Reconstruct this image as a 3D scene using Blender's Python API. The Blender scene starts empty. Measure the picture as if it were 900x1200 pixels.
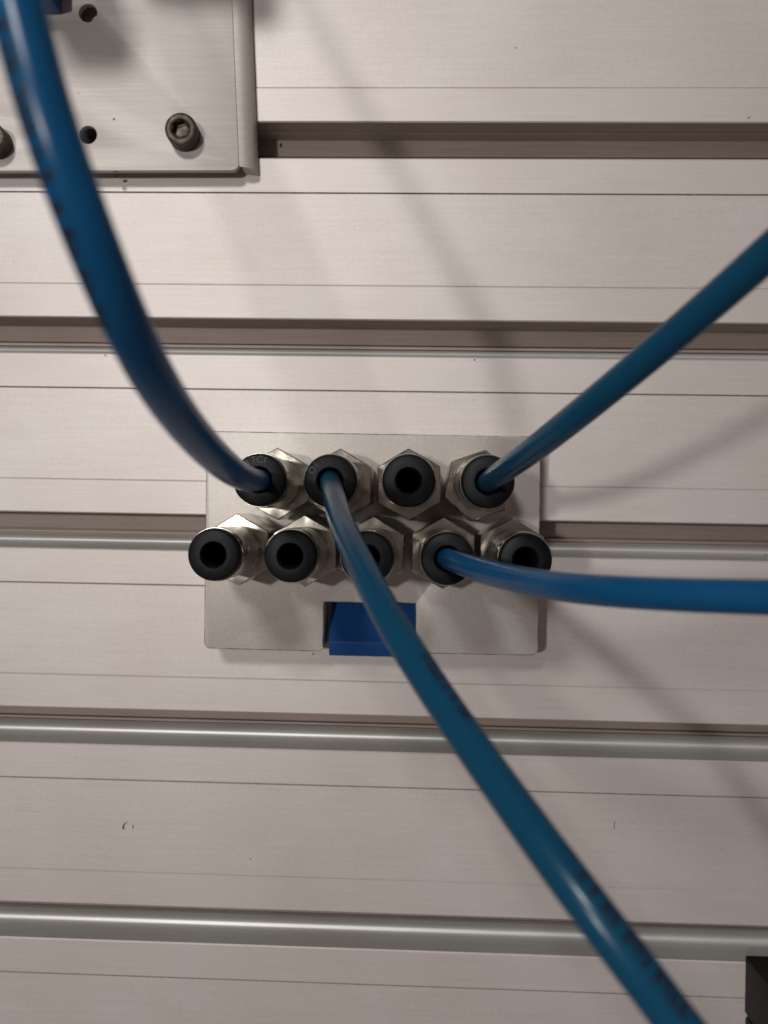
import bpy, bmesh, math, random
from mathutils import Vector, Matrix
random.seed(7)
S = 0.001                                   # everything below is written in millimetres
sc = bpy.context.scene
C = sc.collection

# ------------------------------------------------------------------ camera
cam_data = bpy.data.cameras.new('camera')
cam = bpy.data.objects.new('camera', cam_data); C.objects.link(cam)
cam.matrix_world = Matrix(((0.999307, -0.017126, 0.03306, 0.0), (0.017109, 0.999853, 0.00077, 0.0),
                           (-0.033068, -0.000204, 0.999453, 0.20894), (0, 0, 0, 1)))
cam_data.sensor_fit = 'VERTICAL'; cam_data.sensor_height = 36.0
cam_data.lens = 970.0 / 1200.0 * 36.0
cam_data.clip_start = 0.005; cam_data.clip_end = 20.0
cam_data.dof.use_dof = True; cam_data.dof.focus_distance = 0.172; cam_data.dof.aperture_fstop = 21.0
sc.camera = cam

# ------------------------------------------------------------------ world and lamps
world = bpy.data.worlds.new('World'); sc.world = world; world.use_nodes = True
bg = world.node_tree.nodes['Background']
bg.inputs['Color'].default_value = (1.0, 0.80, 0.75, 1); bg.inputs['Strength'].default_value = 0.12

def area_lamp(name, pos, target, size, size_y, power, col):
    l = bpy.data.lights.new(name, 'AREA'); l.shape = 'RECTANGLE'; l.size = size; l.size_y = size_y
    l.energy = power; l.color = col
    o = bpy.data.objects.new(name, l); C.objects.link(o); o.location = pos
    o.rotation_euler = (Vector(target) - Vector(pos)).to_track_quat('-Z', 'Y').to_euler()
    return o
area_lamp('lamp_side', (-0.33, 0.06, 1.00), (0, 0.03, 0), 0.045, 0.045, 2.7, (1.0, 0.965, 0.935))
area_lamp('lamp_ceiling', (-0.36, 0.70, 1.34), (0, 0.05, 0), 0.22, 0.17, 9.3, (1.0, 0.985, 0.96))

sc.view_settings.view_transform = 'Standard'; sc.view_settings.look = 'None'
sc.view_settings.gamma = 1.0; sc.view_settings.use_curve_mapping = False
sc.view_settings.exposure = -0.1
sc.render.engine = 'CYCLES'; sc.cycles.use_denoising = True

# ------------------------------------------------------------------ materials
class N:
    """small wrapper for building node trees"""
    def __init__(s, name):
        s.m = bpy.data.materials.new(name); s.m.use_nodes = True
        s.t = s.m.node_tree; s.b = s.t.nodes['Principled BSDF']
    def n(s, typ, **kw):
        nd = s.t.nodes.new(typ)
        for k, v in kw.items():
            if k in nd.inputs.keys(): nd.inputs[k].default_value = v
            else: setattr(nd, k, v)
        return nd
    def l(s, a, b): s.t.links.new(a, b)
    def coords(s, scale):
        tc = s.n('ShaderNodeNewGeometry'); mp = s.n('ShaderNodeMapping'); mp.inputs['Scale'].default_value = scale
        s.l(tc.outputs['Position'], mp.inputs['Vector']); return mp.outputs['Vector']
    def noise(s, scale, detail=4, vec=(1, 1, 1), rough=0.55):
        nz = s.n('ShaderNodeTexNoise'); nz.inputs['Scale'].default_value = scale
        nz.inputs['Detail'].default_value = detail; nz.inputs['Roughness'].default_value = rough
        s.l(s.coords(vec), nz.inputs['Vector']); return nz.outputs['Fac']
    def ramp(s, fac, stops):
        r = s.n('ShaderNodeValToRGB'); e = r.color_ramp.elements
        e[0].position, e[0].color = stops[0][0], (*stops[0][1], 1); e[1].position, e[1].color = stops[-1][0], (*stops[-1][1], 1)
        for p, c in stops[1:-1]:
            x = e.new(p); x.color = (*c, 1)
        s.l(fac, r.inputs['Fac']); return r.outputs['Color']
    def mix(s, fac, a, b, mode='MIX'):
        m = s.n('ShaderNodeMix', data_type='RGBA', blend_type=mode)
        for sock, v in ((m.inputs[0], fac), (m.inputs[6], a), (m.inputs[7], b)):
            if isinstance(v, (int, float)): sock.default_value = v
            elif isinstance(v, tuple): sock.default_value = (*v, 1)
            else: s.l(v, sock)
        return m.outputs[2]
    def bump(s, fac, strength, dist):
        b = s.n('ShaderNodeBump'); b.inputs['Strength'].default_value = strength; b.inputs['Distance'].default_value = dist
        s.l(fac, b.inputs['Height']); s.l(b.outputs['Normal'], s.b.inputs['Normal']); return b
    def p(s, **kw):
        for k, v in kw.items():
            k = k.replace('_', ' ')
            s.b.inputs[k].default_value = (*v, 1) if isinstance(v, tuple) else v

def specks(w, base, amount, scale, dark):
    """sparse dark specks of dirt on a surface"""
    v = w.n('ShaderNodeTexVoronoi'); v.inputs['Scale'].default_value = scale
    w.l(w.coords((1, 1, 1)), v.inputs['Vector'])
    sep = w.n('ShaderNodeSeparateColor'); w.l(v.outputs['Color'], sep.inputs[0])
    g = w.n('ShaderNodeMath', operation='LESS_THAN'); w.l(sep.outputs[0], g.inputs[0]); g.inputs[1].default_value = amount
    d = w.n('ShaderNodeMath', operation='LESS_THAN'); w.l(v.outputs['Distance'], d.inputs[0])
    sz = w.n('ShaderNodeMath', operation='MULTIPLY'); w.l(sep.outputs[1], sz.inputs[0]); sz.inputs[1].default_value = 0.12
    w.l(sz.outputs[0], d.inputs[1])
    m = w.n('ShaderNodeMath', operation='MULTIPLY'); w.l(g.outputs[0], m.inputs[0]); w.l(d.outputs[0], m.inputs[1])
    return w.mix(m.outputs[0], base, dark)

def aluminium(name, a, b, rough=0.55, metal=0.45, brushed=True, speck=0.02):
    w = N(name)
    streak = w.noise(30, 5, (1.5, 60, 60) if brushed else (40, 40, 40))
    patch = w.noise(22, 4)
    col = w.ramp(streak, [(0.3, a), (0.7, b)])
    tint = w.ramp(patch, [(0.3, (0.90, 0.87, 0.85)), (0.7, (1.0, 1.0, 1.0))])
    col = w.mix(1.0, col, tint, 'MULTIPLY')
    grain = w.noise(2600, 2)
    col = w.mix(1.0, col, w.ramp(grain, [(0.3, (0.89, 0.89, 0.89)), (0.7, (1, 1, 1))]), 'MULTIPLY')
    if speck: col = specks(w, col, speck, 330, (0.10, 0.08, 0.07))
    w.l(col, w.b.inputs['Base Color'])
    w.p(Metallic=metal, Roughness=rough)
    h = w.noise(60, 6, (1.2, 90, 90) if brushed else (60, 60, 60))
    w.bump(h, 0.07, 0.0001)
    return w.m

M = {}
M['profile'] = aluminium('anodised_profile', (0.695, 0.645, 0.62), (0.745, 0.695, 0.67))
M['slot_shade'] = aluminium('shaded_slot_aluminium', (0.40, 0.32, 0.285), (0.47, 0.385, 0.345), 0.6, 0.4)  # brown of warm reflections and slot shade mixed into the base colour
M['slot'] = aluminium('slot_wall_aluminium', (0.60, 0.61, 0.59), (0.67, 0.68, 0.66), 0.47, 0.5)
M['block'] = aluminium('anodised_block', (0.62, 0.58, 0.54), (0.70, 0.66, 0.62), 0.55, 0.45, brushed=False, speck=0.04)
M['plate'] = aluminium('milled_plate', (0.60, 0.56, 0.525), (0.69, 0.65, 0.615), 0.58, 0.4)

def edge():
    w = N('grimy_edge')
    col = w.ramp(w.noise(260, 5), [(0.42, (0.10, 0.085, 0.075)), (0.62, (0.52, 0.48, 0.45))])
    w.l(col, w.b.inputs['Base Color']); w.p(Metallic=0.3, Roughness=0.65); return w.m
M['edge'] = edge()
def nickel():
    w = N('nickel_plated_brass')
    col = w.ramp(w.noise(180, 4), [(0.3, (0.38, 0.355, 0.30)), (0.7, (0.60, 0.57, 0.495))])
    w.l(col, w.b.inputs['Base Color']); w.p(Metallic=1.0, Roughness=0.19)
    w.bump(w.noise(900, 3), 0.12, 0.0001); return w.m
M['nickel'] = nickel()

def plastic(name, col, col2, rough, scale=400, bump=0.08, spec=0.5):
    w = N(name)
    w.l(w.ramp(w.noise(scale, 4), [(0.3, col), (0.7, col2)]), w.b.inputs['Base Color'])
    w.p(Roughness=rough); w.b.inputs['Specular IOR Level'].default_value = spec
    w.bump(w.noise(1800, 3), bump, 0.0001); return w.m
M['black'] = plastic('black_plastic', (0.0045, 0.0047, 0.0055), (0.008, 0.0084, 0.0095), 0.5, spec=0.2)
M['emboss'] = plastic('worn_black_lettering', (0.030, 0.031, 0.034), (0.040, 0.041, 0.045), 0.5)
M['pit'] = plastic('black_bore', (0.004, 0.004, 0.004), (0.006, 0.006, 0.006), 0.9, spec=0.1)
M['blue'] = plastic('blue_plastic', (0.003, 0.056, 0.215), (0.004, 0.070, 0.25), 0.45)
M['ink'] = plastic('black_print', (0.004, 0.014, 0.038), (0.006, 0.020, 0.050), 0.5)
M['dirt'] = plastic('dark_dirt', (0.03, 0.022, 0.016), (0.05, 0.04, 0.03), 0.8)
M['grime'] = plastic('brown_grime', (0.28, 0.24, 0.21), (0.42, 0.365, 0.33), 0.8)
M['rubber'] = plastic('black_housing', (0.006, 0.005, 0.006), (0.011, 0.010, 0.010), 0.6, spec=0.2)

def steel():
    w = N('blackened_steel')
    col = w.ramp(w.noise(500, 5), [(0.35, (0.040, 0.032, 0.024)), (0.62, (0.11, 0.092, 0.070)), (0.78, (0.26, 0.22, 0.17))])
    w.l(col, w.b.inputs['Base Color']); w.p(Metallic=0.7, Roughness=0.5)
    w.bump(w.noise(1200, 4), 0.3, 0.0002); return w.m
M['steel'] = steel()

def tubing(name, a, b):
    w = N(name)
    w.l(w.ramp(w.noise(40, 3), [(0.3, a), (0.7, b)]), w.b.inputs['Base Color'])
    w.p(Roughness=0.25, IOR=1.45)
    w.b.inputs['Subsurface Weight'].default_value = 0.7
    w.b.inputs['Subsurface Radius'].default_value = (0.3, 0.6, 1.0)
    w.b.inputs['Subsurface Scale'].default_value = 0.0018
    w.bump(w.noise(250, 3), 0.05, 0.0002)
    tr = w.n('ShaderNodeBsdfTranslucent'); tr.inputs['Color'].default_value = (a[0] * 3, a[1] * 2.2, a[2] * 2.0, 1)   # the wall lets light through
    mx = w.n('ShaderNodeMixShader'); mx.inputs[0].default_value = 0.3
    w.l(w.b.outputs[0], mx.inputs[1]); w.l(tr.outputs[0], mx.inputs[2])
    w.l(mx.outputs[0], w.t.nodes['Material Output'].inputs['Surface']); return w.m
M['tube_blue'] = tubing('blue_tubing', (0.005, 0.106, 0.252), (0.008, 0.126, 0.295))
M['tube_teal'] = tubing('teal_blue_tubing', (0.004, 0.082, 0.162), (0.007, 0.100, 0.192))

# ------------------------------------------------------------------ mesh helpers
def link(name, me, mat, parent=None, smooth=None):
    o = bpy.data.objects.new(name, me); C.objects.link(o)
    if mat is not None and not me.materials: me.materials.append(mat)
    if parent is not None: o.parent = parent
    return o
def mesh_from(name, verts, faces, smooth_deg=None):
    me = bpy.data.meshes.new(name)
    me.from_pydata([(x * S, y * S, z * S) for x, y, z in verts], [], faces)
    bm = bmesh.new(); bm.from_mesh(me); bmesh.ops.recalc_face_normals(bm, faces=bm.faces[:])
    finish(bm, smooth_deg); bm.to_mesh(me); bm.free(); return me
def finish(bm, deg):
    if deg is None: return
    for f in bm.faces: f.smooth = True
    for e in bm.edges:
        if len(e.link_faces) == 2 and e.calc_face_angle(0) > math.radians(deg): e.smooth = False
def obj(name, verts, faces, mat, parent=None, deg=None):
    return link(name, mesh_from(name, verts, faces, deg), mat, parent)
def tag(o, label=None, cat=None, group=None, kind=None):
    for k, v in (('label', label), ('category', cat), ('group', group), ('kind', kind)):
        if v: o[k] = v
    return o
def empty(name, loc):
    o = bpy.data.objects.new(name, None); C.objects.link(o); o.location = [c * S for c in loc]
    o.empty_display_size = 0.005; return o

def lathe(rings, n=48, radius_fn=None, cap0=False, cap1=False):
    """rings: list of (r, z) or callables θ -> (r, z)"""
    v, f = [], []
    for r in rings:
        for i in range(n):
            th = 2 * math.pi * i / n
            rr, zz = r(th) if callable(r) else r
            v.append((rr * math.cos(th), rr * math.sin(th), zz))
    for k in range(len(rings) - 1):
        for i in range(n):
            j = (i + 1) % n
            f.append((k * n + i, k * n + j, (k + 1) * n + j, (k + 1) * n + i))
    if cap0: f.append(tuple(range(n - 1, -1, -1)))
    if cap1: f.append(tuple((len(rings) - 1) * n + i for i in range(n)))
    return v, f
def hex_r(th, af, turn=0.0):
    a = (th + turn) % (math.pi / 3) - math.pi / 6
    return af / 2 / math.cos(a)
def box_bm(x0, x1, y0, y1, z0, z1, bev=0.0, seg=2):
    bm = bmesh.new()
    bmesh.ops.create_cube(bm, size=1.0, matrix=Matrix.Translation(((x0 + x1) / 2 * S, (y0 + y1) / 2 * S, (z0 + z1) / 2 * S))
                          @ Matrix.Diagonal(((x1 - x0) * S, (y1 - y0) * S, (z1 - z0) * S, 1)))
    if bev: bmesh.ops.bevel(bm, geom=bm.edges[:], offset=bev * S, segments=seg, affect='EDGES', profile=0.5)
    return bm
def bm_obj(name, bm, mat, parent=None, deg=35):
    finish(bm, deg); me = bpy.data.meshes.new(name); bm.to_mesh(me); bm.free()
    return link(name, me, mat, parent)
def rounded(poly, radii, seg=6):
    """polygon with rounded corners"""
    out = []; n = len(poly)
    for i, p in enumerate(poly):
        r = radii[i]; p = Vector(p)
        if r <= 0: out.append(p); continue
        a = (Vector(poly[i - 1]) - p).normalized(); b = (Vector(poly[(i + 1) % n]) - p).normalized()
        ang = a.angle(b); d = r / math.tan(ang / 2); c = p + (a + b).normalized() * (r / math.sin(ang / 2))
        s = p + a * d - c; e = p + b * d - c
        a0 = math.atan2(s.y, s.x); da = math.atan2(e.y, e.x) - a0
        while da > math.pi: da -= 2 * math.pi
        while da < -math.pi: da += 2 * math.pi
        for k in range(seg + 1):
            t = a0 + da * k / seg; out.append(c + Vector((math.cos(t), math.sin(t))) * r)
    return out
def catmull(P, per=10):
    P = [Vector(p) for p in P]; P = [2 * P[0] - P[1]] + P + [2 * P[-1] - P[-2]]; out = []
    for i in range(1, len(P) - 2):
        a, b, c, d = P[i - 1:i + 3]
        for k in range(per):
            t = k / per
            out.append(0.5 * ((2 * b) + (-a + c) * t + (2 * a - 5 * b + 4 * c - d) * t * t + (-a + 3 * b - 3 * c + d) * t ** 3))
    out.append(P[-2]); return out

# ------------------------------------------------------------------ the slotted aluminium work surface
X0, X1 = -185.0, 175.0
Y3 = -5.09                                   # reference height of the middle slot; slots every 50 mm
slot_y = [Y3 + 50 * (3 - i) for i in range(-1, 9)]
TOP, BOT = 3.37, -5.90
yt, yb = slot_y[0], slot_y[-1]
prof = [(yt + 3, -16.0)]
prof = [(yt + 3, -10.5)]
for y in slot_y:
    prof += [(y - 0.85, -10.5), (y - 0.95, -11.6), (y - 1.25, -11.6), (y - 1.3, -10.35),
             (y - 1.95, -10.3), (y - 2.0, -11.4), (y - 2.25, -11.4), (y - 2.3, -10.5)]
prof += [(yb - 10, -10.5), (yb - 10, -18.0), (yt + 3, -18.0)]
def extrude_profile(prof, x0, x1, nseg=1):
    n = len(prof); v = [(x, y, z) for x in (x0, x1) for y, z in prof]
    f = [(i, (i + 1) % n, n + (i + 1) % n, n + i) for i in range(n)]
    f += [tuple(range(n - 1, -1, -1)), tuple(range(n, 2 * n))]
    return v, f
v, f = extrude_profile(prof, X0, X1)
surface = obj('slotted_work_surface', v, f, M['slot_shade'], deg=30)
tag(surface, kind='structure')
# one rib between two neighbouring slots, written round the lower slot's reference height
U = 50.0
ramp_pts = catmull([(U - 2.45, -9.9, 0), (U - 2.62, -8.8, 0), (U - 2.9, -7.7, 0), (U - 3.45, -7.0, 0), (U - 4.1, -6.7, 0), (U - 4.65, -6.0, 0),
                    (U - 5.05, -4.6, 0), (U - 5.35, -2.5, 0)], 4)
rib_prof = [(U - 2.4, -11.0)] + [(p.x, p.y) for p in ramp_pts] + [
            (U - 5.58, -1.2), (U - 5.66, -0.28), (U - 5.98, 0.0),
            (U - 14.40, 0.0), (U - 14.50, -0.45), (U - 14.70, -0.45), (U - 14.80, -0.12),
            (12.22, -0.12), (12.17, -0.34), (12.07, -0.34), (11.86, 0.0),
            (TOP + 0.30, 0.0), (TOP, -0.28), (TOP, -4.6), (TOP + 0.35, -5.0), (TOP + 0.35, -6.0), (TOP, -6.4), (TOP, -11.0)]
v, f = extrude_profile(rib_prof, X0, X1)
rib_mesh = mesh_from('rib', v, f, 24)
rib_mesh.materials.append(M['profile']); rib_mesh.materials.append(M['slot']); rib_mesh.materials.append(M['grime']); rib_mesh.materials.append(M['slot_shade'])
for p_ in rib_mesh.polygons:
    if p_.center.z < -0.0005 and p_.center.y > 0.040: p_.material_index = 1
    if p_.center.z < -0.0005 and p_.center.y < 0.006: p_.material_index = 3  # upper slot wall gets the same painted-in shade
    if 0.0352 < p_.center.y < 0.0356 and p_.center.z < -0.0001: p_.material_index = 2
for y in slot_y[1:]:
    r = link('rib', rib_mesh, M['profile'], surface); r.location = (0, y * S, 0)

# scratches and specks of dirt that have a shape of their own
def flat_mark(name, outline, z, mat):
    vs = [(x, y, z) for x, y in outline] + [(x, y, z + 0.02) for x, y in outline]; n = len(outline)
    fs = [tuple(range(n - 1, -1, -1)), tuple(range(n, 2 * n))] + [(i, (i + 1) % n, n + (i + 1) % n, n + i) for i in range(n)]
    return obj(name, vs, fs, mat, surface)
def arc_mark(cx, cy, r, a0, a1, w0, w1, z=-0.118):
    k = 9; o, i_ = [], []
    for j in range(k):
        t = j / (k - 1); a = math.radians(a0 + (a1 - a0) * t); w = w0 + (w1 - w0) * t
        o.append((cx + (r + w / 2) * math.cos(a), cy + (r + w / 2) * math.sin(a)))
        i_.append((cx + (r - w / 2) * math.cos(a), cy + (r - w / 2) * math.sin(a)))
    flat_mark('scratch', o + i_[::-1], z, M['dirt'])
arc_mark(-70.6, -81.9, 1.55, 108, 195, 0.14, 0.5)
arc_mark(-71.5, -81.6, 1.9, -16, 14, 0.14, 0.3)
arc_mark(56.0, -77.6, 3.9, 165, 192, 0.12, 0.2)
arc_mark(83.0, 98.6, 1.2, 100, 150, 0.12, 0.22, 0.002)
for x, y, r in ((-42.6, 96.3, 0.55), (-36.4, 97.1, 0.6)):
    flat_mark('dirt_speck', [(x + r * (0.45 + 0.3 * random.random()) * math.cos(a), y + r * 1.3 * math.sin(a) * (0.6 + 0.5 * random.random()))
                             for a in [k * math.pi / 4 for k in range(8)]], -10.46, M['dirt'])

# ------------------------------------------------------------------ the manifold with its nine push-in fittings
H = 10.0                                     # front face of the block; the nuts rise 15.5 mm above it
G = 1.0529                                   # the block's outline was taken at 20 mm
manifold = empty('air_manifold', (-9.0, -7.3, 0))
OX, OY = -9.0, -7.3
tag(manifold, 'small silver distributor block with nine black ringed push-in fittings and a blue slider', 'air manifold')
poly = [(-47.41, 17.8), (29.11, 17.55), (29.36, -32.15), (1.40, -32.30), (1.31, -20.85), (-19.58, -21.0), (-19.70, -32.35), (-47.17, -32.25)]
poly = [(x * G, y * G) for x, y in poly]
out = rounded(poly, [0.5, 0.5, 1.9, 0.5, 0.15, 0.15, 1.2, 1.6])
bm = bmesh.new()
vs = [bm.verts.new(((p.x - OX) * S, (p.y - OY) * S, H * S)) for p in out]
top = bm.faces.new(vs)
ex = bmesh.ops.extrude_face_region(bm, geom=[top])
for g in ex['geom']:
    if isinstance(g, bmesh.types.BMVert): g.co.z = 0.05 * S
bmesh.ops.recalc_face_normals(bm, faces=bm.faces[:])
edges = [e for e in bm.edges if all(abs(v.co.z - H * S) < 1e-7 for v in e.verts)]
bmesh.ops.bevel(bm, geom=edges, offset=0.22 * S, segments=2, affect='EDGES', profile=0.5)
for fc in bm.faces:                                     # grime along the machined edge
    if 0.05 < fc.normal.z < 0.95: fc.material_index = 1
body = bm_obj('block', bm, M['block'], manifold, 30); body.data.materials.append(M['edge'])

# blue release slider in the notch
sp = [(-22.4, 0.9), (-22.5, 1.6), (-31.6, 7.7), (-31.9, 8.0), (-32.3, 8.0), (-35.2, 6.7), (-35.6, 6.2), (-35.7, 0.6), (-22.4, 0.6)]
v, f = extrude_profile(sp, -19.55, 1.36)
v = [(x - OX, y - OY, z) for x, y, z in v]
slider = obj('release_slider', v, f, M['blue'], manifold, 35)
slider['label'] = 'blue plastic release slider'

AF = 14.0
def fitting_meshes():
    hexv = lathe([lambda t: (hex_r(t, AF, math.pi / 6), 0.0),
                  lambda t: (hex_r(t, AF, math.pi / 6) * 0.995, 15.3 - max(0, hex_r(t, AF, math.pi / 6) - 7.3) * 0.2),
                  lambda t: (hex_r(t, AF, math.pi / 6) - 0.25, 15.5 - max(0, hex_r(t, AF, math.pi / 6) - 7.3) * 0.15), (6.2, 15.5), (5.0, 15.5)], 72)
    hm = mesh_from('hex_nut', *hexv, 8)
    sl = lathe([(5.2, 15.00), (5.2, 16.00), (5.38, 16.30), (5.45, 16.60), (5.45, 18.20), (5.22, 18.50), (5.22, 19.00), (5.45, 19.30), (5.50, 34.80), (5.46, 35.70), (5.36, 36.00), (5.2, 36.00), (5.1, 33.50)], 64)
    sm = mesh_from('sleeve', *sl, 40)
    rg = lathe([(5.2, 33.00), (5.24, 36.60), (5.16, 37.30), (4.98, 37.75), (4.7, 37.95), (2.72, 38.00), (2.48, 37.80), (2.34, 37.30), (2.3, 24.00)], 64)
    rm = mesh_from('release_ring', *rg, 40)
    return hm, sm, rm
hm, sm, rm = fitting_meshes()
bore = mesh_from('bore', *lathe([(2.27, 36.6), (2.27, 20.0), (0.02, 19.9)], 32), 40)
row_top = [(-29.95, 5.75), (-16.0, 5.80), (-0.62, 6.05), (14.78, 6.10)]
row_low = [(-38.65, -9.10), (-23.55, -9.10), (-8.50, -9.10), (7.17, -9.00), (22.28, -8.97)]
turn = [0.02, 0.0, 0.03, -0.18, 0.05, 0.03, -0.02, 0.0, -0.02]
for k, (x, y) in enumerate(row_top + row_low):
    sl = link('push_in_fitting', sm, M['nickel'], manifold)
    sl.location = ((x - OX) * S, (y - OY) * S, H * S); sl.rotation_euler = (0, 0, turn[k])
    link('hex_nut', hm, M['nickel'], sl)
    rg = link('release_ring', rm, M['black'], sl)
    link('bore', bore, M['pit'], sl)
    if k < 2:                                           # faint raised lettering on the ring
        for ch, deg in ((('I', 122), ('T', 104), ('C', 87), ('I', 72)) if k == 0 else (('O', 150), ('I', 132))):
            cu = bpy.data.curves.new('lettering', 'FONT'); cu.body = ch; cu.size = 1.9 * S; cu.align_x = 'CENTER'; cu.align_y = 'CENTER'; cu.extrude = 0.03 * S
            tmp = bpy.data.objects.new('tmp', cu); C.objects.link(tmp)
            bpy.context.view_layer.update()
            me = bpy.data.meshes.new_from_object(tmp.evaluated_get(bpy.context.evaluated_depsgraph_get()))
            bpy.data.objects.remove(tmp)
            lo = link('lettering', me, M['emboss'], sl); a = math.radians(deg)
            lo.location = (3.95 * math.cos(a) * S, 3.95 * math.sin(a) * S, 38.0 * S); lo.rotation_euler = (0, 0, a - math.pi / 2)

# ------------------------------------------------------------------ the blue air tubes
R = 2.05
def sweep(path, radius, sides=28):
    """tube with an open bore, returned with a frame per ring"""
    v, f, fr = [], [], []
    nrm = None
    for i, p in enumerate(path):
        t = (path[min(i + 1, len(path) - 1)] - path[max(i - 1, 0)]).normalized()
        if nrm is None: nrm = t.orthogonal().normalized()
        nrm = (nrm - t * nrm.dot(t)).normalized(); b = t.cross(nrm)
        fr.append((p, t, nrm, b))
        for k in range(sides):
            a = 2 * math.pi * k / sides
            v.append(tuple(p + (nrm * math.cos(a) + b * math.sin(a)) * radius))
    for i in range(len(path) - 1):
        for k in range(sides):
            j = (k + 1) % sides
            f.append((i * sides + k, i * sides + j, (i + 1) * sides + j, (i + 1) * sides + k))
    f.append(tuple(range(sides - 1, -1, -1))); f.append(tuple((len(path) - 1) * sides + k for k in range(sides)))
    return v, f, fr
def air_tube(pts, mat, label, runs=()):
    path = catmull(pts, 8)
    v, f, fr = sweep(path, R)
    o = obj('air_tube', v, f, mat, None, 60)
    tag(o, label, 'air tube', 'blue air tubes pushed into the manifold')
    cum = [0.0]
    for a, b in zip(path, path[1:]): cum.append(cum[-1] + (b - a).length)
    def at(s):
        i = max(0, min(len(path) - 2, next((k for k in range(len(cum) - 1) if cum[k + 1] >= s), len(path) - 2)))
        t = (s - cum[i]) / max(1e-6, cum[i + 1] - cum[i])
        return path[i].lerp(path[i + 1], t), (fr[i][1].lerp(fr[i + 1][1], t)).normalized()
    def surf(s, ang, D, lift):
        p, t = at(s); n = (D - t * D.dot(t)).normalized(); b = t.cross(n)
        return p + (n * math.cos(ang) + b * math.sin(ang)) * (R + lift)
    for (s0, s1, D, half) in runs:                      # worn printed line: short strokes that no one can read any more
        D = Vector(D); pv, pf = [], []
        s = s0
        while s < s1:
            w = random.uniform(0.8, 1.3)
            for st in range(random.choice((4, 4, 5))):
                if random.random() < 0.33:
                    q0, q1 = s + random.uniform(0, 0.7) * w, 0; q1 = q0 + 0.32; a0, a1 = -half, half
                else:
                    q0, q1 = s, s + w; a0 = random.uniform(-half, half * 0.7); a1 = a0 + 0.17
                base = len(pv); kk = 5
                for j in range(kk):
                    a = a0 + (a1 - a0) * j / (kk - 1)
                    pv += [tuple(surf(q0, a, D, 0.012)), tuple(surf(q1, a, D, 0.012))]
                for j in range(kk - 1):
                    pf.append((base + 2 * j, base + 2 * j + 1, base + 2 * j + 3, base + 2 * j + 2))
            s += w + random.choice((0.1, 0.15, 0.2, 0.7))
        obj('printed_line', pv, pf, M['ink'], o)
    return o
air_tube([(-29.9, 5.75, 33.0), (-29.9, 5.75, 40.0), (-29.9, 5.75, 46.5), (-29.34, 5.52, 52.06), (-28.38, 5.24, 60.66), (-26.97, 4.97, 73.0), (-25.46, 4.94, 87.25),
          (-24.42, 5.6, 101.12), (-24.02, 7.15, 113.75), (-23.88, 9.38, 125.03), (-23.82, 12.15, 134.38), (-24.16, 15.78, 141.06),
          (-25.1, 20.26, 145.18), (-26.39, 24.96, 147.42), (-27.66, 29.42, 148.49), (-28.85, 33.81, 148.89), (-30.02, 38.39, 148.9), (-31.4, 43.0, 148.4), (-36.4, 55, 145.8), (-52, 90, 132), (-67, 128, 112), (-80, 158, 86), (-88, 178, 50)],
         M['tube_blue'], 'blue air tube with dark print arching from the leftmost upper fitting past the metal plate',
         [(52, 84, (-0.62, -0.2, 0.75), 0.40), (88, 106, (-0.55, -0.1, 0.8), 0.40), (110, 132, (-0.5, -0.1, 0.8), 0.40)])
air_tube([(14.8, 6.0, 33.0), (14.8, 6.0, 40.0), (14.8, 6.0, 46.5), (15.06, 6.51, 54.94), (15.81, 7.33, 64.03), (17.26, 8.66, 73.25), (19.47, 10.62, 81.75), (22.48, 13.39, 89.38),
          (26.51, 17.11, 96.69), (31.21, 21.55, 104.19), (35.44, 25.74, 111.19), (38.59, 29.02, 116.69), (41.17, 31.73, 121.0), (50, 41, 133), (68, 58, 148), (92, 80, 155)],
         M['tube_teal'], 'straight blue air tube slanting up to the right from the rightmost upper fitting')
air_tube([(-16.0, 5.8, 33.0), (-16.0, 5.8, 40.0), (-16.0, 5.8, 46.5), (-14.38, 3.21, 58.0), (-12.33, 0.06, 70.59), (-10.06, -3.26, 81.81), (-7.81, -6.48, 90.12), (-5.55, -9.67, 96.44),
          (-3.3, -12.79, 101.5), (-0.99, -15.84, 105.69), (1.62, -19.15, 109.69), (4.73, -22.89, 114.12), (8.04, -26.66, 118.94), (11.12, -29.98, 123.59),
          (14.01, -33.08, 127.66), (17.15, -36.54, 130.81), (20.63, -40.57, 132.81), (24.15, -44.86, 133.72), (27.53, -49.16, 134.0), (40, -66, 132), (62, -98, 120), (80, -130, 95)],
         M['tube_teal'], 'long blue air tube running down across the blue slider from the second upper fitting',
         [(84, 94, (0.55, 0.3, 0.75), 0.35), (112, 128, (0.6, 0.3, 0.7), 0.42), (138, 156, (0.6, 0.3, 0.7), 0.4)])
air_tube([(7.15, -9.0, 33.0), (7.15, -9.0, 40.0), (7.15, -9.0, 46.5), (8.14, -9.09, 53.56), (9.68, -9.3, 61.22), (12.07, -9.61, 69.81), (15.06, -9.89, 79.16), (18.17, -10.0, 88.22),
          (21.75, -9.91, 96.25), (26.74, -9.68, 103.31), (32.99, -9.36, 109.16), (39.18, -9.01, 113.53), (44.68, -8.67, 117.0), (62, -8, 124), (95, -7, 128)],
         M['tube_blue'], 'blue air tube leaving the lower row of fittings sideways to the right edge')

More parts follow.
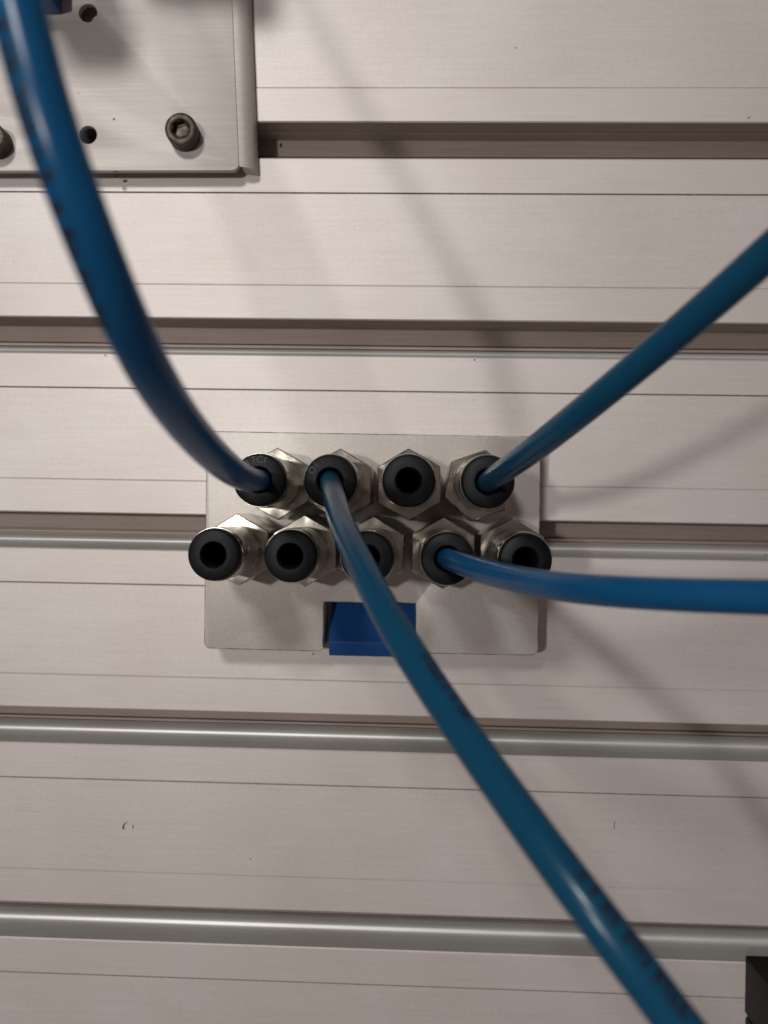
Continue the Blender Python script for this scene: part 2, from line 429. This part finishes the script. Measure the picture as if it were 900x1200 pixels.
# ------------------------------------------------------------------ the metal plate at the top left
PZ0, PZ1 = 3.3, 5.0
K = 1.0251                                   # the sizes below were taken at 10 mm above the surface
plate = empty('mounting_plate', (-80.0, 110.0, 0))
QX, QY = -80.0, 110.0
tag(plate, 'silver metal mounting plate with a rounded edge, dark cap screws and drilled holes', 'metal plate')
def plate_mesh():
    cu = bpy.data.curves.new('plate', 'CURVE'); cu.dimensions = '2D'; cu.fill_mode = 'BOTH'
    outl = rounded([(-150, 81.4 * K), (-43.2 * K, 82.05 * K), (-47.9 * K, 165), (-150, 165)], [0, 1.6, 0, 0])
    def spline(pts):
        s = cu.splines.new('POLY'); s.points.add(len(pts) - 1); s.use_cyclic_u = True
        for q, p in zip(s.points, pts): q.co = ((p[0] - QX) * S, (p[1] - QY) * S, 0, 1)
    spline(outl)
    for x, y, r in ((-80.74, 120.06, 2.45), (-80.23, 90.38, 2.4), (-110, 120, 2.45), (-130, 100, 2.4)):
        x *= K; y *= K
        spline([(x + r * math.cos(k * math.pi / 16), y + r * math.sin(k * math.pi / 16)) for k in range(32)])
    cu.extrude = (PZ1 - PZ0) / 2 * S - 0.00015; cu.bevel_depth = 0.00015; cu.bevel_resolution = 1
    o = bpy.data.objects.new('tmp', cu); C.objects.link(o); bpy.context.view_layer.update()
    me = bpy.data.meshes.new_from_object(o.evaluated_get(bpy.context.evaluated_depsgraph_get())); bpy.data.objects.remove(o)
    for vv in me.vertices: vv.co.z += (PZ0 + PZ1) / 2 * S
    bm = bmesh.new(); bm.from_mesh(me); bmesh.ops.remove_doubles(bm, verts=bm.verts[:], dist=1e-7); finish(bm, 30); bm.to_mesh(me); bm.free()
    return me
link('plate', plate_mesh(), M['plate'], plate)
# the bent right-hand edge: a strip that rolls over and runs down to the surface
fl = []
pr = [(0.0, 4.88), (1.1, 4.78), (2.1, 4.5), (3.0, 3.95), (3.6, 3.2), (3.9, 2.2), (4.0, 0.9), (4.0, 0.06), (0.6, 0.06), (0.6, 4.4)]
ends = ((-43.05 * K, 82.9 * K), (-47.7 * K, 165.0))
v = []
for k, (bx, by) in enumerate(ends):
    for (dx, z) in pr:
        v.append((bx + dx - QX, by - (0.35 * dx * 0 if k else 0.1 * dx) - QY, z))
n = len(pr)
f = [(i, (i + 1) % n, n + (i + 1) % n, n + i) for i in range(n)] + [tuple(range(n - 1, -1, -1)), tuple(range(n, 2 * n))]
obj('rolled_edge', v, f, M['plate'], plate, 40)
for x in (-95.0, -125.0):
    bm_obj('spacer', box_bm(x - 4 - QX, x + 4 - QX, 104 - QY, 112 - QY, 0.05, PZ0 - 0.02, 0.3), M['steel'], plate)
# cap screw: knurled head with a real hexagon socket
def screw_meshes():
    n = 96
    kn = lambda r, z: (lambda t: (r + (0.05 if int(round(t / (2 * math.pi) * n)) % 2 else -0.06), z))
    rg = [(2.9, 0.0), (3.9, 0.0), kn(3.85, 0.4), kn(3.85, 3.8), (3.78, 4.3), (3.45, 4.5), (2.45, 4.5), (2.25, 4.35),
          lambda t: (hex_r(t, 3.7), 4.05), lambda t: (hex_r(t, 3.7), 2.6), (1.2, 2.4), (0.05, 2.6)]
    return mesh_from('screw', *lathe(rg, n), 50)
scm = screw_meshes()
for x, y, rz in ((-56.36, 90.05, 0.3), (-102.6, 88.0, 0.9)):
    s_ = link('cap_screw', scm, M['steel'], plate); s_.location = ((x * K - QX) * S, (y * K - QY) * S, PZ1 * S + 0.00002); s_.rotation_euler = (0, 0, rz)
bm = box_bm(-75.9 - QX, -75.0 - QX, 82.75 - QY, 83.4 - QY, 3.4, 4.6, 0.2); bm_obj('dirt_crumb', bm, M['dirt'], plate)

# ------------------------------------------------------------------ the blue part on the plate, mostly beyond the picture, with added shadow casters
valve = empty('blue_valve', (-92.0, 128.0, PZ1))
VX, VY = -92.0, 128.0
tag(valve, 'blue plastic part standing on the metal plate at the upper left', 'valve')
bm_obj('blue_housing', box_bm(-112 - VX, -89.2 - VX, 122.6 - VY, 145 - VY, 0.02, 10.5, 0.5), M['blue'], valve)
bm_obj('unseen_shadow_block', box_bm(-78.0 - VX, -47 - VX, 143 - VY, 165 - VY, 0.02, 45, 1.5), M['rubber'], valve)  # added unseen block, sized for the soft shadow it drops on the plate
bm_obj('unseen_shadow_post', box_bm(-98 - VX, -81 - VX, 130 - VY, 143 - VY, 10.4, 52, 3.0), M['blue'], valve)  # added unseen post, shaped to cast the shadow lobe on the plate

# ------------------------------------------------------------------ the black housing at the lower right corner
house = empty('black_housing', (105.0, -140.0, 0))
HX, HY = 105.0, -140.0
tag(house, 'black plastic housing cut off by the lower right corner of the picture', 'black housing')
bm_obj('upper_shell', box_bm(84.9 - HX, 130 - HX, -123.0 - HY, -108.8 - HY, 0.05, 46, 0.5), M['rubber'], house)
bm_obj('lower_shell', box_bm(85.0 - HX, 130 - HX, -170 - HY, -123.9 - HY, 0.05, 46, 0.7), M['rubber'], house)
bm_obj('joint', box_bm(85.9 - HX, 129 - HX, -124.2 - HY, -122.7 - HY, 0.05, 45, 0.0), M['rubber'], house)
